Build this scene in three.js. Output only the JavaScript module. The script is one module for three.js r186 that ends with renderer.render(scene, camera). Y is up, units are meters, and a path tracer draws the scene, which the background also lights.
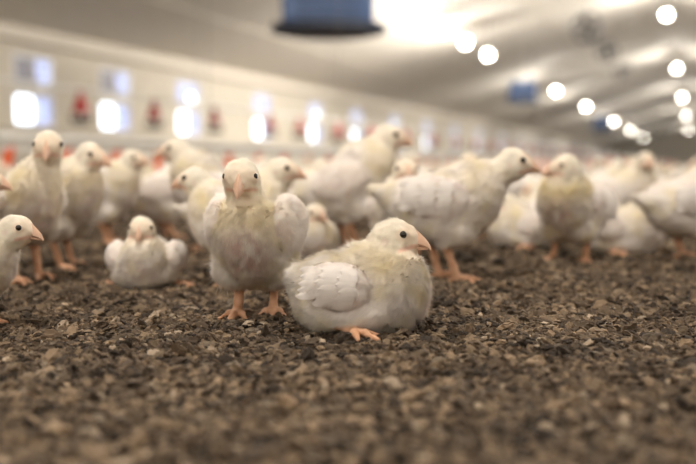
import * as THREE from 'three';
import { MarchingCubes } from 'three/addons/objects/MarchingCubes.js';
import { mergeGeometries, mergeVertices } from 'three/addons/utils/BufferGeometryUtils.js';
import { RoundedBoxGeometry } from 'three/addons/geometries/RoundedBoxGeometry.js';
import { ImprovedNoise } from 'three/addons/math/ImprovedNoise.js';

// ------------------------------------------------------------ camera, sky, exposure
const scene = new THREE.Scene();
const FPX = 967, CAM_H = 0.18, YAW = Math.atan(347 / FPX), PITCH = -Math.atan(67 / FPX);
const camera = new THREE.PerspectiveCamera(2 * Math.atan(232 / FPX) * 180 / Math.PI, 696 / 464, 0.05, 400);
camera.position.set(0, CAM_H, 0);
camera.rotation.order = 'YXZ';
camera.rotation.set(PITCH, YAW, 0);
camera.focus = 1.03;
camera.userData.fStop = 2.9;
camera.updateMatrixWorld(true);
scene.background = new THREE.Color(0.82, 0.90, 1.0);
scene.backgroundIntensity = 8.0;
const renderer = new THREE.WebGLRenderer({ antialias: true });
renderer.toneMapping = THREE.LinearToneMapping;
renderer.toneMappingExposure = 0.64;
renderer.shadowMap.enabled = true;
const LAMP_CANDELA = 50, BULB_GLOW = 70;

// ------------------------------------------------------------ helpers
let seed = 12345;
const rnd = () => { seed = (seed + 0x6D2B79F5) | 0; let t = Math.imul(seed ^ (seed >>> 15), 1 | seed); t = (t + Math.imul(t ^ (t >>> 7), 61 | t)) ^ t; return ((t ^ (t >>> 14)) >>> 0) / 4294967296; };
const R = (a, b) => a + (b - a) * rnd();
const perlin = new ImprovedNoise();
const noise = (x, y, z) => perlin.noise(x + 31.7, y + 17.3, z + 9.1);
const clamp = (x, a = 0, b = 1) => Math.min(b, Math.max(a, x));
const smooth = (a, b, x) => { const t = clamp((x - a) / (b - a)); return t * t * (3 - 2 * t); };
const V = (x, y, z) => new THREE.Vector3(x, y, z);
const used = {};
const numbered = (n) => { used[n] = (used[n] ?? -1) + 1; return used[n] ? n + '_' + String(used[n]).padStart(3, '0') : n; };
const ray = (px, py) => V((px - 348) / FPX, (232 - py) / FPX, -1).applyQuaternion(camera.quaternion);
// a pixel where a thing touches the litter -> the point on the ground
const ground = (px, py) => { const d = ray(px, py); return camera.position.clone().addScaledVector(d, -CAM_H / d.y); };
const groundAt = (px, depth) => { const d = ray(px, 165); const s = depth; return V(d.x * s, 0, d.z * s); };
// a pixel on a line that runs along the house at (x = -L): z there
const zOnLine = (px, L) => { const d = ray(px, 165); return d.z * (-L / d.x); };
function mesh(name, geo, mat, parent = scene) {
  const m = new THREE.Mesh(geo, mat); m.name = parent === scene ? numbered(name) : name;
  m.castShadow = m.receiveShadow = true; parent.add(m); return m;
}
function tag(o, label, category, group) { o.userData.label = label; o.userData.category = category; if (group) o.userData.group = group; return o; }
const structure = (o) => { o.userData.kind = 'structure'; return o; };
function thing(name, label, category, pos, turn = 0, group) {
  const g = new THREE.Group(); g.name = numbered(name); g.position.copy(pos); g.rotation.y = turn; scene.add(g);
  return tag(g, label, category, group);
}
const box = (w, h, d, x = 0, y = 0, z = 0) => new THREE.BoxGeometry(w, h, d).translate(x, y, z);
const merge = (list) => mergeGeometries(list.map((g) => (g.index ? g.toNonIndexed() : g)));
function lathe(pts, seg = 24) { return new THREE.LatheGeometry(pts.map(([r, y]) => new THREE.Vector2(r, y)), seg); }
function rod(a, b, r, seg = 8) {
  const d = b.clone().sub(a), g = new THREE.CylinderGeometry(r, r, d.length(), seg);
  g.applyQuaternion(new THREE.Quaternion().setFromUnitVectors(V(0, 1, 0), d.clone().normalize()));
  return g.translate((a.x + b.x) / 2, (a.y + b.y) / 2, (a.z + b.z) / 2);
}
const std = (r, g, b, rough = 0.8, extra = {}) => new THREE.MeshStandardMaterial({ color: new THREE.Color().setRGB(r, g, b), roughness: rough, ...extra });
function noiseTexture(size, f, lo, hi, srgb) {
  const d = new Uint8Array(size * size * 4);
  const tn = (x, y, s) => { const a = x / size * Math.PI * 2, b = y / size * Math.PI * 2; return noise(Math.cos(a) * s, Math.sin(a) * s, Math.cos(b) * s) + noise(Math.sin(b) * s, Math.cos(a) * s + 5, Math.sin(a) * s + Math.cos(b) * s * 0.5); };
  for (let y = 0; y < size; y++) for (let x = 0; x < size; x++) {
    let v = 0.5 + 0.3 * tn(x, y, f) + 0.25 * tn(x, y, f * 3.3) + 0.2 * tn(x, y, f * 9);
    v = clamp(v);
    const i = (y * size + x) * 4;
    for (let k = 0; k < 3; k++) d[i + k] = lo[k] + (hi[k] - lo[k]) * v;
    d[i + 3] = 255;
  }
  const t = new THREE.DataTexture(d, size, size); t.wrapS = t.wrapT = THREE.RepeatWrapping; t.magFilter = THREE.LinearFilter;
  if (srgb) t.colorSpace = THREE.SRGBColorSpace;
  t.needsUpdate = true; return t;
}

// ------------------------------------------------------------ the house
const XL = -10, XR = 8.4, Z0 = -125, Z1 = 14, WALL_H = 2.3, RIDGE_X = -0.8, RIDGE_H = 4.6, T = 0.16;
const ceilY = (x) => x < RIDGE_X ? WALL_H + (RIDGE_H - WALL_H) * (x - XL) / (RIDGE_X - XL) : WALL_H + (RIDGE_H - WALL_H) * (XR - x) / (XR - RIDGE_X);
const plasterTex = noiseTexture(256, 2, [198, 188, 170], [218, 209, 191], true);
const M = {
  wall: new THREE.MeshStandardMaterial({ map: plasterTex, roughness: 0.85 }),
  ceiling: new THREE.MeshStandardMaterial({ map: noiseTexture(256, 1.5, [222, 214, 198], [240, 233, 218], true), roughness: 0.95 }),
  ledge: std(0.72, 0.65, 0.54, 0.8),
  frame: std(0.78, 0.77, 0.76, 0.5),
  flap: std(0.30, 0.29, 0.33, 0.6),
  soil: new THREE.MeshStandardMaterial({ map: noiseTexture(512, 6, [44, 32, 22], [84, 65, 46], true), roughness: 1 }),
  concrete: std(0.55, 0.54, 0.5, 0.9),
  clear: new THREE.MeshPhysicalMaterial({ color: 0xffffff, transmission: 1, roughness: 0.0, thickness: 0, ior: 1.45 }),
  frosted: new THREE.MeshPhysicalMaterial({ color: new THREE.Color().setRGB(0.58, 0.60, 0.74), transmission: 0.8, roughness: 0.75, thickness: 0, ior: 1.45 }),
  steel: std(0.62, 0.62, 0.6, 0.35, { metalness: 0.8 }),
  cable: std(0.25, 0.23, 0.2, 0.7),
  pipe: std(0.80, 0.77, 0.70, 0.45),
  red: std(0.45, 0.025, 0.022, 0.4),
  orange: std(0.85, 0.13, 0.03, 0.4),
  pan: std(0.10, 0.07, 0.07, 0.5),
  blue: std(0.05, 0.095, 0.21, 0.45),
  darkBlue: std(0.05, 0.06, 0.085, 0.5),
  black: std(0.03, 0.028, 0.028, 0.6),
  lampBody: std(0.75, 0.75, 0.72, 0.5),
  bulb: new THREE.MeshStandardMaterial({ color: 0xffffff, emissive: new THREE.Color(1, 0.93, 0.8), emissiveIntensity: BULB_GLOW, roughness: 0.4 }),
};
// floor: a thick slab whose top rolls gently, as litter does
const heightAt = (x, z) => 0.006 * noise(x * 3.1, z * 3.1, 1.2) + 0.004 * noise(x * 9, z * 9, 4.4) + 0.0045 * noise(x * 38, z * 38, 7.7);
{
  const N = 150, g = new THREE.PlaneGeometry(1, 1, N, N).rotateX(-Math.PI / 2);
  const p = g.attributes.position, uv = g.attributes.uv;
  const warp = (t, a, b, c) => { const s = t * 2 - 1; const w = Math.sign(s) * Math.pow(Math.abs(s), 3); return w < 0 ? c + (c - a) * w : c + (b - c) * w; };
  for (let i = 0; i < p.count; i++) {
    const x = warp(p.getX(i) + 0.5, XL - T, XR + T, -0.5), z = warp(p.getZ(i) + 0.5, Z0 - T, Z1 + T, -1.5);
    const near = Math.hypot(x, z) < 14;
    p.setXYZ(i, x, (near ? heightAt(x, z) : 0) - 0.003, z); uv.setXY(i, x / 0.7, z / 0.7);
  }
  g.computeVertexNormals();
  const f = structure(mesh('floor', g, M.soil)); f.userData.label = 'dark brown crumbly litter floor of the poultry house';
  structure(mesh('trim_1', box(XR - XL + 2 * T, 0.12, Z1 - Z0 + 2 * T, (XL + XR) / 2, -0.11, (Z0 + Z1) / 2), M.concrete)).userData.label = 'concrete slab under the litter';
  structure(mesh('ground', box(400, 0.2, 500, 0, -0.30, -50), M.concrete)).userData.label = 'pale yard outside the house';
}
// windows of the left wall: [centre pixel, width m, kind]
const winPix = [[36, 'flap'], [117, 'flap'], [190, 'spot'], [263, 'pair'], [316, 'spot'], [357, 'plain'], [395, 'spot'], [427, 'plain'], [455, 'plain'], [479, 'plain']];
const wins = winPix.map(([px, kind]) => ({ z: zOnLine(px, -XL), kind }));
for (let z = wins[wins.length - 1].z - 6; z > Z0 + 4; z -= 6) wins.push({ z, kind: 'plain' });
const behind = []; for (let z = wins[0].z + 3.2; z < Z1 - 1; z += 3.2) behind.push({ z, kind: 'flap' });
const WB = 0.80, WT = 1.32, UB = 1.40, UT = 1.92, WW = 1.0;      // sill and head of the lower and the upper opening
function wallWithHoles(x0, list, inward) {
  const s = new THREE.Shape([[Z0 - T, -0.05], [Z1 + T, -0.05], [Z1 + T, WALL_H + 0.06], [Z0 - T, WALL_H + 0.06]].map(([a, b]) => new THREE.Vector2(a, b)));
  for (const w of list) for (const [b, t] of [[WB, WT], [UB, UT]]) {
    const h = new THREE.Path([[w.z - WW / 2, b], [w.z - WW / 2, t], [w.z + WW / 2, t], [w.z + WW / 2, b]].map(([a, c]) => new THREE.Vector2(a, c)));
    s.holes.push(h);
  }
  const g = new THREE.ExtrudeGeometry(s, { depth: T, bevelEnabled: false });
  g.rotateY(-Math.PI / 2);                                           // shape x -> z, depth -> -x
  return g.translate(x0, 0, 0);
}
structure(mesh('wall_left', wallWithHoles(XL, [...wins, ...behind]), M.wall)).userData.label = 'cream side wall with a row of small windows';
const rightWins = []; for (let z = Z0 + 6; z < Z1 - 1; z += 4) rightWins.push({ z, kind: 'plain' });
structure(mesh('wall_right', wallWithHoles(XR + T, rightWins), M.wall)).userData.label = 'cream side wall opposite the windows in view';
function gable(z) {
  const s = new THREE.Shape([[XL - T, -0.05], [XR + T, -0.05], [XR + T, WALL_H], [RIDGE_X, RIDGE_H + 0.1], [XL - T, WALL_H]].map(([a, b]) => new THREE.Vector2(a, b)));
  return new THREE.ExtrudeGeometry(s, { depth: T, bevelEnabled: false }).translate(0, 0, z);
}
structure(mesh('wall_back', gable(Z0 - T), M.wall)).userData.label = 'far gable wall of the long house';
structure(mesh('wall_front', gable(Z1), M.wall)).userData.label = 'gable wall behind the viewer';
{
  const s = new THREE.Shape([[XL - T - 0.3, ceilY(XL) - 0.075], [XL, ceilY(XL)], [RIDGE_X, RIDGE_H], [XR, ceilY(XR)], [XR + T + 0.3, ceilY(XR) - 0.08], [XR + T + 0.3, WALL_H + 0.16], [RIDGE_X, RIDGE_H + 0.2], [XL - T - 0.3, WALL_H + 0.16]].map(([a, b]) => new THREE.Vector2(a, b)));
  const g = new THREE.ExtrudeGeometry(s, { depth: Z1 - Z0 + 2 * T, bevelEnabled: false }).translate(0, 0, Z0 - T);
  structure(mesh('ceiling', g, M.ceiling)).userData.label = 'beige sloping ceiling of insulated sheets';
  // battens over the sheet joints, every 2.4 m, along both slopes
  for (const side of [-1, 1]) for (let k = 0; k < 4; k++) {
    const x = side < 0 ? XL + 1.9 + k * 2.2 : XR - 1.9 - k * 2.2;
    const b = structure(mesh('trim_2', box(0.05, 0.02, Z1 - Z0, x, ceilY(x) - 0.008, (Z0 + Z1) / 2), M.ceiling)); b.userData.label = 'long batten over a joint of the ceiling sheets';
  }
  structure(mesh('trim_3', box(0.16, 0.22, Z1 - Z0, XL + 0.08, WALL_H - 0.09, (Z0 + Z1) / 2), M.ledge)).userData.label = 'shaded cornice where wall meets ceiling';
  const lg = merge([box(0.10, 0.2, Z1 - Z0, XL + 0.05, 0.66, (Z0 + Z1) / 2), box(0.16, 0.035, Z1 - Z0, XL + 0.08, 0.765, (Z0 + Z1) / 2)]);
  structure(mesh('trim_4', lg, M.ledge)).userData.label = 'continuous beige ledge under the windows';
}
function windowUnit(w, xIn, s, n) {                                  // s: +1 the room lies towards +x
  const g = new THREE.Group(); g.name = 'window_' + n; g.position.set(xIn, 0, w.z); scene.add(g); structure(g);
  g.userData.label = w.kind === 'flap' ? 'small two-tier window with a grey inlet flap above' : 'small two-tier window with frosted upper panes';
  const f = 0.045, dx = -s * 0.05;
  for (const [b, t] of [[WB, WT], [UB, UT]]) {
    mesh('window_frame', merge([box(0.09, f, WW, dx, b + f / 2, 0), box(0.09, f, WW, dx, t - f / 2, 0), box(0.09, t - b - 2 * f, f, dx, (b + t) / 2, -WW / 2 + f / 2), box(0.09, t - b - 2 * f, f, dx, (b + t) / 2, WW / 2 - f / 2)]), M.frame, g);
  }
  const inner = WW - 2 * f, h = WT - WB - 2 * f, y = (WB + WT) / 2, uh = UT - UB - 2 * f, uy = (UB + UT) / 2;
  const bar = 0.03;
  mesh('glazing_bar', box(0.05, h, bar, dx, y, -0.05), M.frame, g);
  // the nearer half clear, the farther half frosted
  mesh('pane', box(0.006, h, inner / 2 + 0.035 - bar, dx, y, inner / 4 - 0.05 + 0.03), M.clear, g);
  mesh('pane', box(0.006, h, inner / 2 - 0.065, dx, y, -inner / 4 - 0.05), M.frosted, g);
  if (w.kind === 'flap') {
    const fl = mesh('inlet_flap', new RoundedBoxGeometry(0.03, uh, inner * 0.6, 2, 0.008).translate(dx, uy, inner * 0.2), M.flap, g);
    mesh('flap_hinge', rod(V(dx + s * 0.02, uy - uh / 2 + 0.02, 0), V(dx + s * 0.02, uy - uh / 2 + 0.02, inner * 0.45), 0.01), M.steel, fl);
    mesh('pane', box(0.006, uh, inner * 0.36, dx, uy, -inner * 0.3), M.frosted, g);
    const bars = box(0.05, uh * 1.02, 0.05).rotateX(0.16 * s).translate(dx, uy, -inner * 0.1); mesh('glazing_bar', bars, M.frame, g);
  } else if (w.kind === 'spot') {
    mesh('pane', box(0.006, uh, inner * 0.45, dx, uy, inner * 0.27), M.frosted, g);
    mesh('glazing_bar', box(0.05, uh, bar, dx, uy, 0), M.frame, g);
    mesh('glazing_bar', box(0.05, bar, inner * 0.45, dx, uy + 0.02, -inner * 0.26), M.frame, g);
    mesh('pane', box(0.006, uh * 0.42, inner * 0.45, dx, uy - uh * 0.25, -inner * 0.26), M.clear, g);
    mesh('pane', box(0.006, uh * 0.42, inner * 0.45, dx, uy + uh * 0.28, -inner * 0.26), M.frosted, g);
  } else {
    mesh('glazing_bar', box(0.05, uh, 0.12, dx, uy, 0), M.frame, g);
    mesh('pane', box(0.006, uh, inner * 0.4, dx, uy, inner * 0.29), M.frosted, g);
    mesh('pane', box(0.006, uh, inner * 0.4, dx, uy, -inner * 0.29), M.frosted, g);
  }
}
let wn = 1;
for (const w of [...wins, ...behind]) windowUnit(w, XL, 1, wn++);
for (const w of rightWins) windowUnit(w, XR, -1, wn++);

// ------------------------------------------------------------ lamps: rows along the house
const lampRows = [
  { x: -0.76, h: 3.9, ys: [15, 68, 97, 115, 130, 138, 143], label: 'bright bulb lamp hanging under the ridge', group: 'lamps along the ridge' },
  { x: -4.75, h: 2.86, ys: [30, 42, 54, 90, 106, 121, 130, 137, 143], label: 'bright bulb lamp on the slope above the windows', group: 'lamps along the slope' },
];
function lamp(x, y, z, label, group) {
  const top = ceilY(x), g = thing('ceiling_lamp', label, 'lamp', V(x, y, z), 0, group);
  mesh('bulb', lathe([[0.001, -0.13], [0.04, -0.125], [0.072, -0.09], [0.08, -0.05], [0.066, -0.01], [0.045, 0.02], [0.04, 0.03]], 20), M.bulb, g);
  mesh('lamp_holder', lathe([[0.001, 0.12], [0.03, 0.12], [0.045, 0.1], [0.05, 0.03], [0.042, 0.028]], 20), M.lampBody, g);
  mesh('added_shade', lathe([[0.045, 0.075], [0.075, 0.05], [0.105, 0.006], [0.112, 0.0], [0.112, 0.005], [0.08, 0.058], [0.046, 0.085]], 28), M.lampBody, g);  // added cap, shaped to hold the bulb light off the ceiling nearby
  if (top - y > 0.13) mesh('cord', rod(V(0, 0.12, 0), V(0, top - y, 0), 0.01, 6), M.cable, g);
  const l = new THREE.PointLight(new THREE.Color(1, 0.965, 0.925), LAMP_CANDELA); l.position.set(0, -0.05, 0); l.castShadow = true; l.shadow.radius = 3; l.name = 'lamp_light'; g.add(l);
}
for (const row of lampRows) {
  const zs = row.ys.map((py) => { const depth = (row.h - CAM_H) * FPX / ((165 - py) * Math.cos(PITCH)); // view depth of that height
    const c = Math.cos(YAW), s = Math.sin(YAW); return -(depth + row.x * s) / c; });
  zs.forEach((z) => { if (z > Z0 + 2) lamp(row.x, row.h, z, row.label, row.group); });
  for (let z = zs[0] + 15; z < Z1 - 2; z += 10) lamp(row.x, row.h, z, row.label, row.group);
}
for (let z = Z1 - 6; z > Z0 + 4; z -= 12) lamp(4.4, 3.22, z, 'bright bulb lamp on the slope away from the windows in view', 'lamps along the far slope');

// ------------------------------------------------------------ blue heaters hanging from the ceiling
function heater(pos, turn, w, label) {
  const g = thing('hanging_heater', label, 'heater', pos, turn), h = w * 0.62, d = w * 0.7;
  mesh('cabinet', new RoundedBoxGeometry(w * 0.86, h, d, 4, 0.05).translate(0, h / 2 + 0.12, 0), M.blue, g);
  const tray = lathe([[0.02, 0.1], [0.40 * w, 0.1], [0.55 * w, 0.14], [0.56 * w, 0.05], [0.50 * w, 0.02], [0.42 * w, 0.0], [0.02, 0.0]], 40).scale(1, 1, 0.8);
  mesh('tray', tray, M.darkBlue, g);
  for (let k = 0; k < 5; k++) mesh('louvre', box(w * 0.6, 0.02, 0.03).rotateX(0.5).translate(0, 0.2 + k * h * 0.14, d / 2 + 0.005), M.darkBlue, g);
  mesh('fan_housing', lathe([[0.28 * w, 0], [0.28 * w, 0.1], [0.24 * w, 0.12], [0.001, 0.12]], 32).translate(0, h + 0.12, 0), M.steel, g);
  for (const sx of [-1, 1]) { const a = V(sx * w * 0.36, h + 0.1, 0); const wp = V(pos.x + Math.cos(turn) * a.x, 0, 0); mesh('chain', rod(a, V(a.x, ceilY(wp.x) - pos.y, 0), 0.012, 6), M.cable, g); }
}
{
  const at = (px, py, depth) => camera.position.clone().addScaledVector(ray(px, py), depth);
  heater(at(329, 36, 12.6), YAW, 1.36, 'large blue hanging heater with dark round tray below');
  heater(at(522, 104, 27.5), YAW, 0.82, 'mid-distance blue heater box below the sloping row of lamps');
  heater(at(602, 131, 48), YAW, 0.95, 'farthest small blue heater box down the house');
}
// dark sensor boxes and fans under the ridge
[[587, 28, 22], [607, 52, 30], [622, 70, 38]].forEach(([px, py, d]) => {
  const p = camera.position.clone().addScaledVector(ray(px, py), d);
  const g = thing('ceiling_fan', 'dark circulation fan hanging high beside the ridge', 'fan', V(p.x, p.y, p.z), 0, 'dark fans beside the ridge');
  mesh('housing', lathe([[0.30, -0.12], [0.33, -0.12], [0.34, 0], [0.33, 0.12], [0.30, 0.12], [0.29, 0], [0.30, -0.12]], 24).rotateX(Math.PI / 2), M.black, g);
  mesh('motor', new THREE.CapsuleGeometry(0.08, 0.12, 4, 12).rotateX(Math.PI / 2), M.black, g);
  for (let k = 0; k < 4; k++) mesh('blade', box(0.22, 0.10, 0.012).rotateX(0.4).translate(0.17, 0, 0).rotateZ(k * Math.PI / 2 + 0.3), M.black, g);
  mesh('hanger', rod(V(0, 0.33, 0), V(0, Math.max(0.35, ceilY(p.x) - p.y), 0), 0.015, 6), M.cable, g);
});

// ------------------------------------------------------------ feeder line (red hoods over dark pans) and drinker line (orange drip cups)
const FEED_X = -7.6, FEED_Y = 1.14;
{
  const zs = [[82], [155], [215], [270], [300], [338], [372]].map(([px]) => zOnLine(px, -FEED_X));
  for (let z = zs[zs.length - 1] - 3; z > -95; z -= 3) zs.push(z);
  for (let z = zs[0] + 2; z < 4; z += 2) zs.push(z);
  const line = thing('feed_pipe', 'thin raised feed pipe carrying the red feeders', 'pipe', V(FEED_X, FEED_Y + 0.024, 0));
  mesh('tube', new THREE.CylinderGeometry(0.022, 0.022, 105, 12).rotateX(Math.PI / 2).translate(0, 0, -46), M.pipe, line);
  for (let z = 4; z > -96; z -= 6) mesh('cable', rod(V(0, 0.02, z), V(0, ceilY(FEED_X) - FEED_Y - 0.05, z), 0.006, 5), M.cable, line);
  let src;
  for (const z of zs) {
    if (!src) {
      src = thing('pan_feeder', 'red cone-hooded pan feeder hanging from the feed pipe', 'feeder', V(FEED_X, FEED_Y, z), 0, 'red pan feeders on the feed pipe');
      mesh('drop_tube', lathe([[0.035, 0], [0.035, -0.1], [0.03, -0.1], [0.03, 0]], 12), M.red, src);
      mesh('hood', lathe([[0.04, -0.06], [0.06, -0.10], [0.10, -0.2], [0.115, -0.27], [0.10, -0.27], [0.05, -0.1]], 24), M.red, src);
      const pan = mesh('pan', lathe([[0.001, -0.42], [0.11, -0.42], [0.145, -0.38], [0.15, -0.33], [0.14, -0.33], [0.13, -0.37], [0.1, -0.4], [0.001, -0.4]], 28), M.pan, src);
      for (let k = 0; k < 6; k++) { const a = k * Math.PI / 3; mesh('spoke', rod(V(Math.cos(a) * 0.10, -0.265, Math.sin(a) * 0.10), V(Math.cos(a) * 0.14, -0.34, Math.sin(a) * 0.14), 0.006, 5), M.red, pan); }
    } else { const c = src.clone(); c.name = numbered('pan_feeder'); c.position.z = z; scene.add(c); }
  }
}
const drinkerLines = [[-3.7, 0.285, 'pale nipple drinker pipe with orange cups behind the chicks'], [-1.6, 0.30, 'pale drinker pipe far down the middle of the house']];
for (const [x, y, label] of drinkerLines) {
  const from = x < -3 ? 6 : -16, to = -90, len = from - to;
  const g = thing('drinker_line', label, 'drinker', V(x, y, 0));
  mesh('water_pipe', box(0.03, 0.03, len, 0, 0, (from + to) / 2), M.pipe, g);
  mesh('support_rail', new THREE.CylinderGeometry(0.02, 0.02, len, 12).rotateX(Math.PI / 2).translate(0, 0.055, (from + to) / 2), M.pipe, g);
  for (let z = from - 1; z > to; z -= 3) mesh('cable', rod(V(0, 0.06, z), V(0, ceilY(x) - y, z), 0.003, 5), M.cable, g);
  const cup = merge([lathe([[0.001, -0.13], [0.02, -0.128], [0.034, -0.11], [0.036, -0.10], [0.03, -0.10], [0.018, -0.118], [0.001, -0.12]], 14), box(0.016, 0.10, 0.02, -0.015, -0.06, 0), lathe([[0.001, -0.06], [0.01, -0.055], [0.014, -0.02], [0.014, 0], [0.001, 0]], 10)]);
  let k = 0;
  for (let z = from - 0.5; z > to && k < 150; z -= 0.42 + k * 0.006, k++) { const c = mesh('drip_cup', cup, M.orange, g); c.position.z = z; c.scale.setScalar(1.7); }
}

// ------------------------------------------------------------ litter crumbs
{
  const shapes = [];
  for (let v = 0; v < 5; v++) {
    const g = mergeVertices(new THREE.IcosahedronGeometry(1, 1).deleteAttribute('uv').deleteAttribute('normal')), p = g.attributes.position;
    const sx = R(0.8, 1.3), sy = R(0.3, 0.7), sz = R(0.6, 1.0);
    for (let i = 0; i < p.count; i++) {
      const q = V().fromBufferAttribute(p, i), k = 1 + 0.8 * noise(q.x * 1.5 + v * 7, q.y * 1.5, q.z * 1.5) + R(-0.2, 0.2);
      p.setXYZ(i, q.x * k * sx, q.y * k * sy, q.z * k * sz);
    }
    const flat = g.toNonIndexed(); flat.computeVertexNormals(); shapes.push(flat);
  }
  const mat = std(1, 1, 1, 1);
  const per = 74000, m4 = new THREE.Matrix4(), q = new THREE.Quaternion(), e = new THREE.Euler(), col = new THREE.Color();
  shapes.forEach((g, v) => {
    const im = new THREE.InstancedMesh(g, mat, per); im.name = numbered('litter_crumbs'); im.castShadow = im.receiveShadow = true;
    for (let i = 0; i < per; i++) {
      const u = rnd(), d = u < 0.62 ? Math.sqrt(R(0.38 ** 2, 1.75 ** 2)) : u < 0.88 ? Math.sqrt(R(1.7 ** 2, 3.4 ** 2)) : R(3.3, 8);
      const a = R(-0.52, 0.52) + YAW;
      const x = -Math.sin(a) * d, z = -Math.cos(a) * d;
      const big = rnd();
      let s = 0.0015 + 0.0037 * Math.pow(rnd(), 2.2) + (big > 0.972 ? R(0.001, 0.0045) : 0);
      s *= d > 1.7 ? (d > 3.3 ? 2.6 : 1.5) : 1;
      e.set(R(-0.7, 0.7), R(0, 6.28), R(-0.7, 0.7)); q.setFromEuler(e);
      m4.compose(V(x, heightAt(x, z) + s * R(-0.5, 0.9), z), q, V(s, s, s)); im.setMatrixAt(i, m4);
      const t = rnd(), b = (0.34 + 0.82 * Math.pow(rnd(), 1.7)) * (1 + 0.5 * noise(x * 14, z * 14, 2.2));
      if (t < 0.05) col.setRGB(0.36 * b, 0.275 * b, 0.19 * b); else if (t < 0.4) col.setRGB(0.082 * b, 0.054 * b, 0.032 * b); else col.setRGB(0.205 * b, 0.142 * b, 0.087 * b);
      im.setColorAt(i, col);
    }
    tag(im, ['crumbly dark brown litter strewn over the floor', 'flaky brown litter bits covering the floor', 'rounded brown litter grains covering the floor', 'chunky brown litter clods covering the floor', 'small brown litter shards covering the floor'][v], 'litter'); im.userData.kind = 'stuff';
    scene.add(im);
  });
}

// ------------------------------------------------------------ chicks
// signed distance of tapered capsules and ellipsoids joined by a smooth minimum
function capsule(a, b, ra, rb, k = 0.012, kind = 'down') { return { t: 0, a, b, ra, rb, k, kind, d: b.clone().sub(a) }; }
function ellipsoid(c, r, rot, k = 0.01, kind = 'down') { const inv = new THREE.Matrix4().makeRotationFromEuler(rot ?? new THREE.Euler()).invert(); return { t: 1, c, r, k, kind, e: inv.elements, rot: rot ?? new THREE.Euler(), m: Math.min(r.x, r.y, r.z) }; }
function primDist(p, x, y, z) {
  if (p.t === 0) {
    const px = x - p.a.x, py = y - p.a.y, pz = z - p.a.z, d = p.d, L = d.x * d.x + d.y * d.y + d.z * d.z || 1e-9;
    const h = clamp((px * d.x + py * d.y + pz * d.z) / L);
    const qx = px - d.x * h, qy = py - d.y * h, qz = pz - d.z * h;
    return Math.sqrt(qx * qx + qy * qy + qz * qz) - (p.ra + (p.rb - p.ra) * h);
  }
  const px = x - p.c.x, py = y - p.c.y, pz = z - p.c.z, e = p.e;
  const a = (e[0] * px + e[4] * py + e[8] * pz), b = (e[1] * px + e[5] * py + e[9] * pz), c = (e[2] * px + e[6] * py + e[10] * pz);
  const ax = a / p.r.x, by = b / p.r.y, cz = c / p.r.z, k0 = Math.sqrt(ax * ax + by * by + cz * cz);
  const k1 = Math.sqrt((ax / p.r.x) ** 2 + (by / p.r.y) ** 2 + (cz / p.r.z) ** 2);
  return k1 < 1e-6 ? -p.m : k0 * (k0 - 1) / k1;
}
function fieldOf(prims, bump) {
  return (x, y, z) => {
    let d = 1e3;
    for (const p of prims) {
      const e = primDist(p, x, y, z), k = p.k, h = Math.max(k - Math.abs(d - e), 0) / k;
      d = Math.min(d, e) - h * h * k * 0.25;
    }
    return d;
  };
}
function meshField(f, center, half, res) {
  const mc = new MarchingCubes(res, new THREE.MeshBasicMaterial(), false, false, 400000);
  mc.isolation = 0; const n = res, hs = n / 2, cell = half / hs, B = 6;
  for (let bz = 0; bz < n; bz += B) for (let by = 0; by < n; by += B) for (let bx = 0; bx < n; bx += B) {
    const P = (i) => (i - hs) * cell;
    const cd = f(center.x + P(bx + B / 2), center.y + P(by + B / 2), center.z + P(bz + B / 2));
    const far = Math.abs(cd) > cell * B * 1.5;
    for (let z = bz; z < Math.min(n, bz + B); z++) for (let y = by; y < Math.min(n, by + B); y++) for (let x = bx; x < Math.min(n, bx + B); x++)
      mc.field[x + y * n + z * n * n] = far ? -cd : -f(center.x + P(x), center.y + P(y), center.z + P(z));
  }
  mc.update();
  const g = new THREE.BufferGeometry(), c = mc.count;
  const pos = mc.positionArray.slice(0, c * 3);
  for (let i = 0; i < c; i++) { pos[i * 3] = pos[i * 3] * half + center.x; pos[i * 3 + 1] = pos[i * 3 + 1] * half + center.y; pos[i * 3 + 2] = pos[i * 3 + 2] * half + center.z; }
  g.setAttribute('position', new THREE.BufferAttribute(pos, 3));
  const m = mergeVertices(g, 1e-5);
  m.computeVertexNormals();
  return m;
}
const COL = { cream: [0.75, 0.67, 0.535], white: [0.79, 0.72, 0.665], yellow: [0.72, 0.58, 0.31], pink: [0.60, 0.41, 0.35], leg: [0.50, 0.25, 0.13], face: [0.74, 0.59, 0.44], mouth: [0.66, 0.26, 0.17] };
const mixc = (a, b, t) => [a[0] + (b[0] - a[0]) * t, a[1] + (b[1] - a[1]) * t, a[2] + (b[2] - a[2]) * t];
const skinMat = new THREE.MeshStandardMaterial({ vertexColors: true, roughness: 0.85 });
const downMat = new THREE.MeshStandardMaterial({ vertexColors: true, roughness: 0.9, side: THREE.DoubleSide });
const beakMat = std(0.64, 0.40, 0.27, 0.42), eyeMat = new THREE.MeshPhysicalMaterial({ color: new THREE.Color().setRGB(0.012, 0.008, 0.006), roughness: 0.12, clearcoat: 1 });
const clawMat = std(0.55, 0.42, 0.32, 0.5);

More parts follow.
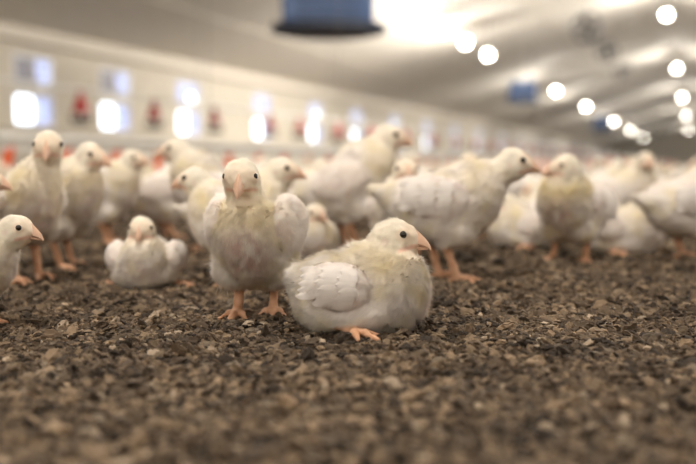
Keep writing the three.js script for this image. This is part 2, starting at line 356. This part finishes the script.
function beakGeometry() {
  const loft = (secs, m = 14) => {
    const v = [], idx = [];
    secs.forEach(([x, yc, up, dn, hw]) => { for (let j = 0; j < m; j++) { const a = j / m * 2 * Math.PI, s = Math.sin(a), c = Math.cos(a); v.push(x, yc + (s > 0 ? s * up : s * dn), Math.sign(c) * Math.pow(Math.abs(c), 1.15) * hw * 0.86 * (s > 0 ? 1 - 0.35 * s : 1)); } });
    for (let i = 0; i < secs.length - 1; i++) for (let j = 0; j < m; j++) { const a = i * m + j, b = i * m + (j + 1) % m; idx.push(a, b, a + m, b, b + m, a + m); }
    const g = new THREE.BufferGeometry(); g.setAttribute('position', new THREE.Float32BufferAttribute(v, 3)); g.setIndex(idx); g.computeVertexNormals(); return g;
  };
  const upper = loft([[0.0105, -0.004, 0.0150, 0.003, 0.0042], [0.0155, -0.0042, 0.0148, 0.003, 0.0058], [0.0190, -0.0046, 0.0125, 0.0028, 0.0068], [0.0230, -0.0054, 0.0098, 0.0025, 0.0060], [0.0270, -0.0066, 0.0072, 0.0022, 0.0047], [0.0305, -0.0084, 0.0048, 0.0022, 0.0031], [0.0328, -0.0104, 0.0028, 0.002, 0.0017], [0.0336, -0.0122, 0.001, 0.0008, 0.0006]]);
  const lower = loft([[0.011, -0.0088, 0.0018, 0.0042, 0.0060], [0.018, -0.0086, 0.0016, 0.0036, 0.0056], [0.024, -0.0092, 0.0012, 0.0027, 0.0042], [0.0285, -0.0102, 0.0008, 0.0016, 0.0024], [0.0302, -0.0108, 0.0003, 0.0006, 0.0008]]);
  return mergeGeometries([upper, lower]);
}
const BEAK = beakGeometry();
const EYE = new THREE.SphereGeometry(0.0039, 18, 14);
// pose: { sit, body pitch, head [x,y,z], headYaw, headPitch, stride, wing } in metres, facing +x
const HS = 1.1;
function chickPrims(o) {
  const pr = [], W = (x, y, z) => V(x, y, z), hd = o.head;
  const HM = new THREE.Matrix4().makeRotationFromEuler(new THREE.Euler(0, o.headYaw ?? 0, o.headPitch ?? 0, 'YXZ')).scale(V(HS, HS, HS)).setPosition(hd[0], hd[1], hd[2] ?? 0);
  const H = (x, y, z) => V(x, y, z).applyMatrix4(HM);
  const back = H(-0.006, -0.008, 0);
  if (o.sit) {
    pr.push(capsule(W(-0.026, 0.043, 0), W(0.026, 0.042, 0), 0.0395, o.breast ?? 0.0435, 0.01));
    pr.push(ellipsoid(W(0, 0.022, 0), V(0.058, 0.024, 0.053), null, 0.02));
    pr.push(capsule(W(-0.044, 0.048, 0), W(-0.066, 0.056, 0), 0.022, 0.008, 0.02));
    pr.push(capsule(W(0.024, 0.058, 0), back, o.neckBase ?? 0.037, 0.0215, o.neckBlend ?? 0.03));
    pr.push(ellipsoid(W(0.042, 0.048, 0), V(0.030, 0.036, o.crop ?? 0.036), null, 0.015));
  } else {
    const bp = o.bodyPitch ?? 0.1, by = o.bodyY ?? 0.09;
    const bx = (x, y) => W(x * Math.cos(bp) - y * Math.sin(bp), by + x * Math.sin(bp) + y * Math.cos(bp), 0);
    pr.push(capsule(bx(-0.036, 0), bx(0.026, -0.002), 0.040, o.breast ?? 0.0455, 0.01));
    pr.push(ellipsoid(bx(-0.004, -0.012), V(0.055, 0.040, o.belly ?? 0.049), new THREE.Euler(0, 0, bp), 0.02));
    pr.push(capsule(bx(-0.06, 0.012), bx(-0.094, 0.03), 0.02, 0.006, 0.02));
    const nb = bx(0.034, 0.02); pr.push(capsule(nb, back, o.neckBase ?? 0.033, o.neck ?? 0.0195, o.neckBlend ?? 0.026));
    pr.push(ellipsoid(bx(0.05, 0.006), V(0.024, 0.032, o.crop ?? 0.034), null, 0.015));
  }
  // head
  pr.push(ellipsoid(H(-0.002, 0, 0), V(0.0205 * HS, 0.0182 * HS, 0.0172 * HS), new THREE.Euler(0, o.headYaw ?? 0, o.headPitch ?? 0, 'YXZ'), 0.008));
  pr.push(capsule(H(0, -0.006, 0), H(0.0125, -0.0025, 0), 0.0135 * HS, 0.0092 * HS, 0.008));
  for (const s of [-1, 1]) pr.push(ellipsoid(H(0.0065, 0.0035, s * 0.0115), V(0.0062 * HS, 0.0062 * HS, 0.0048 * HS), null, 0.004));
  // wings
  for (const s of [-1, 1]) {
    const wing = o.sit ? { c: W(-0.020 + (o.wingX ?? 0), 0.052, s * (0.0455 + (o.wingOut ?? 0))), r: V(0.037, 0.0245, 0.0155), rot: new THREE.Euler(s * -0.18, s * 0.16, -0.2 + (o.wing ?? 0), 'YXZ') } : (() => {
      const bp = o.bodyPitch ?? 0.1, by = o.bodyY ?? 0.09; const x = -0.012 + (o.wingX ?? 0), y = 0.010 + (o.wingY ?? 0);
      return { c: W(x * Math.cos(bp) - y * Math.sin(bp), by + x * Math.sin(bp) + y * Math.cos(bp), s * (0.0475 + (o.wingOut ?? 0))), r: V(0.044, 0.0275, 0.0135).multiplyScalar(o.wingSize ?? 1), rot: new THREE.Euler(s * -0.12, s * 0.12, bp - 0.22 + (o.wing ?? 0), 'YXZ') }; })();
    pr.push(ellipsoid(wing.c, wing.r, wing.rot, o.wingBlend ?? 0.003, 'wing'));
  }
  // legs and feet
  const toes = (f, turn, flex = 0) => {
    for (const [a, L] of [[-0.62, 0.026], [0.02, 0.033], [0.66, 0.026]]) {
      const dx = Math.cos(a + turn), dz = -Math.sin(a + turn);
      const k = W(f.x + dx * L * 0.5, f.y + 0.0022 - 0.001, f.z + dz * L * 0.5), t = W(f.x + dx * L, 0.0028, f.z + dz * L);
      pr.push(capsule(f, k, 0.0042, 0.0036, 0.004, 'leg')); pr.push(capsule(k, t, 0.0036, 0.0026, 0.002, 'leg'));
    }
    const dx = Math.cos(2.75 + turn), dz = -Math.sin(2.75 + turn);
    pr.push(capsule(f, W(f.x + dx * 0.015, 0.003, f.z + dz * 0.015), 0.0036, 0.0024, 0.004, 'leg'));
  };
  if (o.sit) {
    for (const s of [-1, 1]) { const f = W(-0.006, 0.006, s * 0.051); pr.push(capsule(W(-0.018, 0.012, s * 0.038), f, 0.006, 0.005, 0.005, 'leg')); toes(f, -s * 0.75); }
  } else {
    const st = o.stride ?? 0;
    for (const s of [-1, 1]) {
      const sx = s * st, fx = (o.footX ?? 0.006) + sx, z = s * (o.spread ?? 0.024);
      const lf = o.lift ?? 0, hip = W(-0.004, 0.070 + lf, s * 0.026), knee = W(0.012 + sx * 0.4, 0.058 + lf, s * 0.027), hock = W(-0.010 + sx * 0.75, 0.044 + lf * 0.75, z), foot = W(fx, 0.0065, z);
      pr.push(capsule(hip, knee, o.thigh ?? 0.027, (o.thigh ?? 0.027) * 0.74, 0.012)); pr.push(capsule(knee, hock, 0.0165, 0.0082, 0.010));
      pr.push(capsule(hock, foot, 0.0060, 0.0050, 0.005, 'leg')); toes(foot, (o.toeTurn ?? 0) - s * 0.1);
    }
  }
  return { pr, HM, H };
}
function chickGeometry(o) {
  const { pr, HM, H } = chickPrims(o);
  const base = fieldOf(pr), downP = pr.filter((p) => p.kind !== 'leg'), legP = pr.filter((p) => p.kind === 'leg'), wingP = pr.filter((p) => p.kind === 'wing');
  const hp = V(o.head[0], o.head[1], o.head[2] ?? 0), inv = HM.clone().invert();
  const sd = o.seed ?? 1;
  const f = (x, y, z) => { const d = base(x, y, z); if (d > 0.012 || d < -0.012) return d; return d + 0.0011 * noise(x * 130 + sd, y * 130, z * 130) + 0.0016 * noise(x * 52, y * 52 + sd, z * 52); };
  const center = V(0, o.sit ? 0.062 : 0.1, 0), half = o.half ?? (o.sit ? 0.098 : 0.126);
  const g = meshField(f, center, half, o.res ?? 64);
  const leg = (x, y, z) => { let a = 1, b = 1; for (const p of legP) a = Math.min(a, primDist(p, x, y, z)); for (const p of downP) b = Math.min(b, primDist(p, x, y, z)); return smooth(-0.0025, 0.0015, b - a); };
  const breast = V(o.sit ? 0.055 : 0.06, o.sit ? 0.03 : (o.bodyY ?? 0.09) - 0.012, 0), nape = V(o.sit ? 0.03 : 0.046, o.sit ? 0.075 : (o.bodyY ?? 0.09) + 0.035, 0);
  const tmp = V(0, 0, 0);
  const colour = (x, y, z) => {
    const n1 = noise(x * 42 + sd, y * 42, z * 42), n2 = noise(x * 110, y * 110 + sd, z * 110);
    let c = mixc(COL.white, COL.cream, clamp(0.42 + n1 * 0.9));
    const dn = Math.hypot(x - nape.x, y - nape.y, z * 0.6), db = Math.hypot(x - breast.x, (y - breast.y) * 0.9, z * 1.1);
    c = mixc(c, COL.yellow, clamp((o.yellow ?? 0.5) * (smooth(0.05, 0.012, dn) * 0.9 + clamp(n1 * 1.1 - 0.05))));
    c = mixc(c, COL.pink, clamp((o.pinkness ?? 0.6) * smooth(0.046, 0.012, db + n2 * 0.012) * (0.55 + n2 * 1.3)));
    let wd = 1; for (const p of wingP) wd = Math.min(wd, primDist(p, x, y, z));
    if (wd < 0.003) c = mixc(c, mixc(COL.white, COL.pink, clamp(0.14 + n2 * 0.5)), 0.8);
    tmp.set(x, y, z).applyMatrix4(inv);
    const hd = tmp.length();
    if (hd < 0.04) {
      const t = smooth(0.036, 0.022, hd);
      c = mixc(c, COL.cream, t * 0.8);
      c = mixc(c, COL.face, smooth(0.004, 0.014, tmp.x) * t * 0.75);
      const ey = Math.hypot(tmp.x - 0.0075, tmp.y - 0.0035); if (Math.abs(tmp.z) > 0.006) c = mixc(c, COL.face, smooth(0.0085, 0.0045, ey) * 0.7);
      const mx = clamp((0.017 - tmp.x) / 0.013), my = tmp.y + 0.0078 + mx * 0.0035;
      if (tmp.x > 0.002 && tmp.x < 0.02) c = mixc(c, COL.mouth, smooth(0.0030, 0.0008, Math.abs(my)) * 0.5 * smooth(0.002, 0.006, tmp.x));
      const ear = Math.hypot(tmp.x + 0.0075, tmp.y + 0.003); if (Math.abs(tmp.z) > 0.006) c = mixc(c, COL.pink, smooth(0.0055, 0.002, ear) * 0.35);
    }
    const l = leg(x, y, z);
    if (l > 0) c = mixc(c, mixc(COL.leg, [0.62, 0.36, 0.22], clamp(0.5 + n2)), l);
    return [c, l];
  };
  const P = g.attributes.position, cols = new Float32Array(P.count * 3), legw = new Float32Array(P.count);
  for (let i = 0; i < P.count; i++) { const [c, l] = colour(P.getX(i), P.getY(i), P.getZ(i)); cols.set(c, i * 3); legw[i] = l; }
  g.setAttribute('color', new THREE.BufferAttribute(cols, 3));
  let down = null;
  if (o.strands) {
    const N = g.attributes.normal, I = g.index, cum = []; let tot = 0; const A = V(), B = V(), C = V();
    for (let t = 0; t < I.count; t += 3) { A.fromBufferAttribute(P, I.getX(t)); B.fromBufferAttribute(P, I.getX(t + 1)); C.fromBufferAttribute(P, I.getX(t + 2)); tot += B.sub(A).cross(C.sub(A)).length(); cum.push(tot); }
    const pos = [], nor = [], col = [], idx = [], n = V(), p = V(), dir = V(), side = V(), flow = V(), mid = V(), tip = V(), h = V();
    const mul = o.furLen ?? 1, w0 = o.furWidth ?? 0.00027;
    for (let k = 0; k < o.strands; k++) {
      const u = rnd() * tot; let lo = 0, hi = cum.length - 1; while (lo < hi) { const m = (lo + hi) >> 1; if (cum[m] < u) lo = m + 1; else hi = m; }
      const a = I.getX(lo * 3), b = I.getX(lo * 3 + 1), c = I.getX(lo * 3 + 2); let r1 = rnd(), r2 = rnd(); if (r1 + r2 > 1) { r1 = 1 - r1; r2 = 1 - r2; } const r0 = 1 - r1 - r2;
      if (legw[a] > 0.25) continue;
      p.set(0, 0, 0); n.set(0, 0, 0);
      for (const [i, w] of [[a, r0], [b, r1], [c, r2]]) { p.x += P.getX(i) * w; p.y += P.getY(i) * w; p.z += P.getZ(i) * w; n.x += N.getX(i) * w; n.y += N.getY(i) * w; n.z += N.getZ(i) * w; }
      n.normalize();
      h.copy(p).applyMatrix4(inv); const hd = h.length();
      const onHead = smooth(0.040, 0.024, hd);
      if (hd < 0.03 && (h.x > 0.0125 || (Math.hypot(h.x - 0.0075, h.y - 0.0035) < 0.0052 && Math.abs(h.z) > 0.006))) continue;
      if (p.y < 0.004) continue;
      let wd = 1; for (const q of wingP) wd = Math.min(wd, primDist(q, p.x, p.y, p.z));
      const onWing = wd < 0.0025 ? 1 : 0;
      if (o.feathers && onWing && rnd() < 0.55) continue;
      let L = (0.0064 * (1 - onHead) + 0.0026 * onHead) * (onWing ? 0.72 : 1) * R(0.5, 1.35) * mul;
      if (h.x > 0.004 && onHead > 0.8) L *= 0.55;
      const fly = rnd() < 0.06; if (fly) L *= 1.7;
      { const fr = smooth(0.1, 0.75, n.x); flow.set(-0.9 * (1 - fr), -0.45 - 0.75 * fr, 0); } if (onHead > 0.3) flow.copy(p).sub(H(0.03, -0.004, 0)).normalize().multiplyScalar(1.1);
      const sw = noise(p.x * 60 + sd, p.y * 60, p.z * 60) * 1.4; flow.x += sw * 0.5; flow.y += sw * 0.6; flow.z += noise(p.z * 70, p.x * 70, sd) * 0.8;
      flow.addScaledVector(n, -flow.dot(n));
      dir.copy(n).multiplyScalar(fly ? R(0.8, 1.4) : R(0.35, 0.8)).addScaledVector(flow, onWing ? 1.1 : 0.75); dir.x += R(-0.3, 0.3); dir.y += R(-0.3, 0.3); dir.z += R(-0.3, 0.3); dir.normalize();
      side.crossVectors(dir, n).normalize();
      if (!isFinite(side.x) || side.lengthSq() < 0.5) side.set(0, 0, 1);
      const root = p.clone().addScaledVector(n, -0.0006);
      mid.copy(root).addScaledVector(dir, L * 0.55); dir.addScaledVector(flow, 0.45).normalize(); tip.copy(mid).addScaledVector(dir, L * 0.5);
      if (tip.y < 0.0015) tip.y = 0.0015;
      const w = w0 * R(0.7, 1.3) * (fly ? 0.7 : 1), i0 = pos.length / 3;
      const cc = [0, 1, 2].map((j) => cols[a * 3 + j] * r0 + cols[b * 3 + j] * r1 + cols[c * 3 + j] * r2), br = R(0.93, 1.1);
      const cf = mixc(cc, COL.cream, 0.15).map((v) => Math.min(0.92, v * br));
      const push = (q, sgn, ww) => { pos.push(q.x + side.x * ww * sgn, q.y + side.y * ww * sgn, q.z + side.z * ww * sgn); nor.push(n.x, n.y, n.z); col.push(...cf); };
      if (o.fine) { push(root, -1, w); push(root, 1, w); push(mid, -1, w * 0.7); push(mid, 1, w * 0.7); push(tip, 0, 0); idx.push(i0, i0 + 1, i0 + 2, i0 + 1, i0 + 3, i0 + 2, i0 + 2, i0 + 3, i0 + 4); }
      else { push(root, -1, w * 1.3); push(root, 1, w * 1.3); push(tip, 0, 0); idx.push(i0, i0 + 1, i0 + 2); }
    }
    down = new THREE.BufferGeometry();
    down.setAttribute('position', new THREE.Float32BufferAttribute(pos, 3)); down.setAttribute('normal', new THREE.Float32BufferAttribute(nor, 3)); down.setAttribute('color', new THREE.Float32BufferAttribute(col, 3)); down.setIndex(idx);
  }
  return { g, down, HM, wingP };
}
// folded wing feathers: three overlapping rows of curved blades lying on the wing
function featherGeometry(p) {
  const s = Math.sign(p.c.z), pos = [], col = [], idx = [], m = new THREE.Matrix4().makeRotationFromEuler(p.rot).setPosition(p.c), q = V(0, 0, 0);
  const surf = (x, y) => s * p.r.z * Math.sqrt(Math.max(0.06, 1 - (x / p.r.x) ** 2 - (y / p.r.y) ** 2));
  for (let j = 2; j >= 0; j--) {
    const n = [6, 6, 5][j];
    for (let i = 0; i < n; i++) {
      const y0 = (-0.72 + 1.4 * i / (n - 1)) * p.r.y * [0.95, 0.9, 0.7][j], x0 = (0.42 - 0.46 * j) * p.r.x + R(-0.002, 0.002);
      const L = [0.020, 0.023, 0.025][j] * R(0.9, 1.1), w0 = [0.0052, 0.0050, 0.0046][j], drop = 0.18 + 0.25 * (y0 / p.r.y) * -0.5, base = pos.length / 3, tone = R(0.94, 1.04);
      for (let k = 0; k <= 6; k++) {
        const t = k / 6, w = w0 * Math.sqrt(Math.max(0.02, Math.sin(Math.PI * (0.12 + 0.86 * t)))) * (k === 6 ? 0.3 : 1);
        for (const e of [-1, 0, 1]) {
          const x = x0 - L * t, y = y0 - drop * L * t + e * w;
          q.set(x, y, surf(x, y) + s * (0.0006 + 0.0008 * (2 - j) * 0.5 + 0.0012 * t + (e ? 0 : 0.0006))).applyMatrix4(m);
          pos.push(q.x, q.y, q.z); col.push(0.79 * tone, 0.725 * tone, 0.665 * tone);
        }
        if (k) { const a = base + (k - 1) * 3; for (const h of [0, 1]) idx.push(a + h, a + h + 1, a + h + 3, a + h + 1, a + h + 4, a + h + 3); }
      }
    }
  }
  const g = new THREE.BufferGeometry(); g.setAttribute('position', new THREE.Float32BufferAttribute(pos, 3)); g.setAttribute('color', new THREE.Float32BufferAttribute(col, 3)); g.setIndex(idx); g.computeVertexNormals(); return g;
}
function chickParts(o) {
  const r = new THREE.Group(), { g, down, HM, wingP } = chickGeometry(o);
  const add = (name, geo, mat, m) => { const x = new THREE.Mesh(geo, mat); x.name = name; x.castShadow = x.receiveShadow = true; if (m) { x.applyMatrix4(m); } r.add(x); return x; };
  add('body', g, skinMat);
  if (down) { const d = add('down', down, downMat); d.userData.kind = 'stuff'; d.userData.label = 'soft pale down'; }
  if (o.feathers) for (const p of wingP) add('wing_feathers', featherGeometry(p), downMat).userData.label = 'short white folded wing feathers';
  add('beak', BEAK, beakMat, HM).userData.label = 'orange pink beak';
  for (const s of [-1, 1]) add('eye', EYE, eyeMat, HM.clone().multiply(new THREE.Matrix4().makeTranslation(0.0078, 0.0036, s * 0.0141))).userData.label = 'glossy dark eye';
  return r;
}
const D2R = Math.PI / 180, TURN = (deg) => YAW + deg * D2R;
function placeChick(parts, pos, deg, scale, label, group) {
  const g = parts; g.name = numbered('chick'); g.position.set(pos.x, heightAt(pos.x, pos.z) + 0.0015, pos.z); g.rotation.y = TURN(deg); g.scale.setScalar(scale);
  scene.add(g); return tag(g, label, 'chick', group);
}
const FINE = { fine: true, res: 120, strands: 72000, feathers: true }, MID = { res: 92, strands: 18000, furWidth: 0.0005, feathers: true };
// the two chicks in focus
placeChick(chickParts({ ...FINE, seed: 3, head: [0.048, 0.1635, 0.006], headYaw: 0.08, headPitch: -0.26, bodyPitch: 0.16, bodyY: 0.0895, neck: 0.018, stride: 0.010, spread: 0.019, wingOut: -0.006, wingX: 0.018, wingY: 0.012, wingSize: 1.12, wingBlend: 0.013, breast: 0.0385, belly: 0.037, thigh: 0.023, lift: -0.002, neckBase: 0.025, neckBlend: 0.016, crop: 0.028, yellow: 0.75, feathers: false, footX: 0.002, pinkness: 1.2 }), ground(256, 319), -96, 1.0, 'pale fluffy chick standing and facing the viewer, beside the resting chick');
placeChick(chickParts({ ...FINE, strands: 84000, seed: 9, sit: true, head: [0.040, 0.0985, 0.003], headYaw: -0.16, headPitch: 0, pinkness: 1.0, yellow: 0.85 }), ground(358, 335), 0, 1.0, 'pale fluffy chick resting on the litter in profile, one foot showing');
// the others near enough to tell apart
placeChick(chickParts({ ...FINE, strands: 50000, seed: 14, head: [0.085, 0.135, 0], headPitch: -0.05, bodyPitch: 0.05, bodyY: 0.085, stride: -0.012, yellow: 0.8 }), ground(-38, 329), -8, 0.80, 'young chick cut by the picture edge, head low and beak pointing past the tall chick');
const tall = { ...MID, seed: 21, head: [0.066, 0.184, -0.004], headYaw: -0.6, headPitch: -0.15, bodyPitch: 0.25, bodyY: 0.106, lift: 0.017, stride: 0.016, neck: 0.0165, neckBase: 0.027, crop: 0.027, breast: 0.035, belly: 0.036, thigh: 0.022 };
placeChick(chickParts(tall), ground(26, 285), -46, 1.1, 'tall chick with stretched neck walking and facing the viewer');
placeChick(chickParts({ ...MID, seed: 33, head: [0.058, 0.176, 0], headYaw: 0.1, headPitch: -0.1, bodyPitch: 0.5, bodyY: 0.108, lift: 0.012, neck: 0.017, breast: 0.038, belly: 0.038, stride: 0.01 }), ground(64, 270), -25, 1.1, 'upright chick just behind the tall walking chick, head in profile');
placeChick(chickParts({ ...MID, seed: 40, sit: true, head: [0.036, 0.098, 0], headYaw: 0, headPitch: -0.1, pinkness: 0.5, yellow: 0.3, breast: 0.036, neckBase: 0.027, neckBlend: 0.018, crop: 0.028, wingX: 0.016, wingOut: 0.003, wingBlend: 0.010 }), ground(146, 289), -88, 0.88, 'small chick sitting low on the litter and facing the viewer, wings spread');
const walker = { ...MID, res: 100, seed: 52, head: [0.092, 0.158, 0], headYaw: 0.0, headPitch: -0.02, bodyPitch: 0.12, bodyY: 0.106, lift: 0.012, neck: 0.0175, neckBase: 0.029, belly: 0.042, stride: 0.012, yellow: 0.35, half: 0.13 };
placeChick(chickParts(walker), ground(444, 282), -4, 1.15, 'long-bodied chick standing in profile, touching beaks with another chick');
placeChick(chickParts({ ...MID, seed: 61, head: [0.050, 0.158, -0.006], headYaw: -0.92, headPitch: -0.05, bodyPitch: 0.42, bodyY: 0.095, stride: 0.004, spread: 0.026, breast: 0.041, belly: 0.043, yellow: 0.8 }), ground(570, 266), 237, 1.09, 'yellowish chick standing with its beak against the long-bodied chick');
const backLeft = chickParts({ ...MID, seed: 70, strands: 9000, head: [0.068, 0.158, 0], bodyPitch: 0.25, bodyY: 0.094, stride: 0.012 });
placeChick(backLeft.clone(), ground(238, 288), 168, 0.98, 'chick in left profile half hidden behind the standing fluffy chick');
placeChick(backLeft.clone(), ground(240, 275), -6, 1.06, 'chick looking over the shoulder of the standing fluffy chick');
placeChick(backLeft.clone(), ground(-58, 295), -5, 1.0, 'chick at the picture edge showing only its beak behind the low-headed chick');
const alert = chickParts({ res: 72, seed: 80, strands: 7000, furWidth: 0.0009, head: [0.060, 0.174, 0], bodyPitch: 0.5, bodyY: 0.106, lift: 0.010, neck: 0.0175, breast: 0.041, belly: 0.042, stride: 0.008 });
const sitter = chickParts({ res: 64, seed: 90, strands: 6000, furWidth: 0.0009, sit: true, head: [0.042, 0.098, 0], headYaw: 0.3 });
const frontal = chickParts({ res: 72, seed: 95, strands: 7000, furWidth: 0.0009, head: [0.046, 0.163, 0], headYaw: 0.1, bodyPitch: 0.3, bodyY: 0.096, stride: 0.004 });
placeChick(alert.clone(), ground(212, 253), 180, 1.2, 'chick with raised head behind the half hidden one, looking the same way');
placeChick(alert.clone(), ground(108, 247), -15, 1.08, 'chick with yellow-tinged belly in profile behind the small sitting chick');
placeChick(sitter.clone(), ground(310, 262), -72, 0.92, 'small chick crouching behind the back of the resting chick, head towards the viewer');
placeChick(alert.clone(), ground(350, 252), 0, 1.36, 'big pale chick with raised head behind the resting chick');
placeChick(frontal.clone(), ground(403, 267), -88, 1.02, 'narrow chick facing the viewer behind the tail of the long-bodied chick');
placeChick(sitter.clone(), ground(622, 254), -25, 1.06, 'chick resting behind the yellowish beak-touching chick');
placeChick(backLeft.clone(), ground(693, 262), 8, 1.18, 'large standing chick at the picture edge, mostly pale wing and legs');
placeChick(sitter.clone(), ground(524, 250), 170, 1.0, 'chick lying between the two beak-touching chicks, farther back');
placeChick(frontal.clone(), ground(466, 240), -90, 1.12, 'chick looking over the back of the long-bodied chick');
// the flock farther off
const flockProtos = [
  chickParts({ res: 44, seed: 101, head: [0.066, 0.160, 0], bodyPitch: 0.25, bodyY: 0.094, stride: 0.01 }),
  chickParts({ res: 44, seed: 102, head: [0.060, 0.172, 0], headYaw: 0.6, bodyPitch: 0.4, bodyY: 0.098 }),
  chickParts({ res: 40, seed: 103, sit: true, head: [0.042, 0.098, 0], headYaw: -0.4 }),
  chickParts({ res: 44, seed: 104, head: [0.088, 0.120, 0], headPitch: -0.5, bodyPitch: 0.0, bodyY: 0.088, stride: 0.012 }),
];
const taken = scene.children.filter((c) => c.name.startsWith('chick')).map((c) => c.position.clone());
const flockPose = ['standing', 'looking round', 'resting', 'pecking at the litter'];
const flockPlace = (p) => (p.x < -3.7 ? 'between the drinker pipe and the window wall' : p.z < -9 ? 'far down the open middle of the house' : p.x < -1.6 ? 'before the drinker pipe beyond the fluffy pair' : 'beyond the beak-touching pair');
const putFlock = (p, deg, s, k) => { taken.push(p.clone()); const l = 'white chick ' + flockPose[k] + ' ' + flockPlace(p); placeChick(flockProtos[k].clone(), p, deg, s, l, 'flock: ' + l); };
[[168, 241, 5, 1.2, 0], [330, 233, 160, 1.1, 3], [300, 226, 20, 1.1, 0], [425, 232, 0, 1.1, 2], [22, 232, 10, 1.1, 0], [652, 226, 190, 1.05, 1], [598, 222, 20, 1.1, 0], [546, 231, 100, 1.1, 2]].forEach(([x, y, d, s, k]) => putFlock(ground(x, y), d, s, k));
let tries = 0, placed = 0;
while (placed < 190 && tries++ < 9000) {
  const d = 2.5 + 22 * Math.pow(rnd(), 1.7), px = R(-60, 756), p = groundAt(px, d);
  if (px < 430 && d < 3.3) continue;
  if (taken.some((t) => Math.hypot(t.x - p.x, t.z - p.z) < 0.215) || p.x < XL + 0.4) continue;
  if (Math.abs(p.x + 3.7) < 0.26 || (p.z < -15.5 && Math.abs(p.x + 1.6) < 0.26)) continue;
  const u = rnd(), k = u < 0.42 ? 0 : u < 0.66 ? 1 : u < 0.86 ? 2 : 3;
  putFlock(p, R(0, 360), R(0.95, 1.2), k); placed++;
}
console.log('chicks', taken.length, 'tries', tries);
renderer.render(scene, camera);
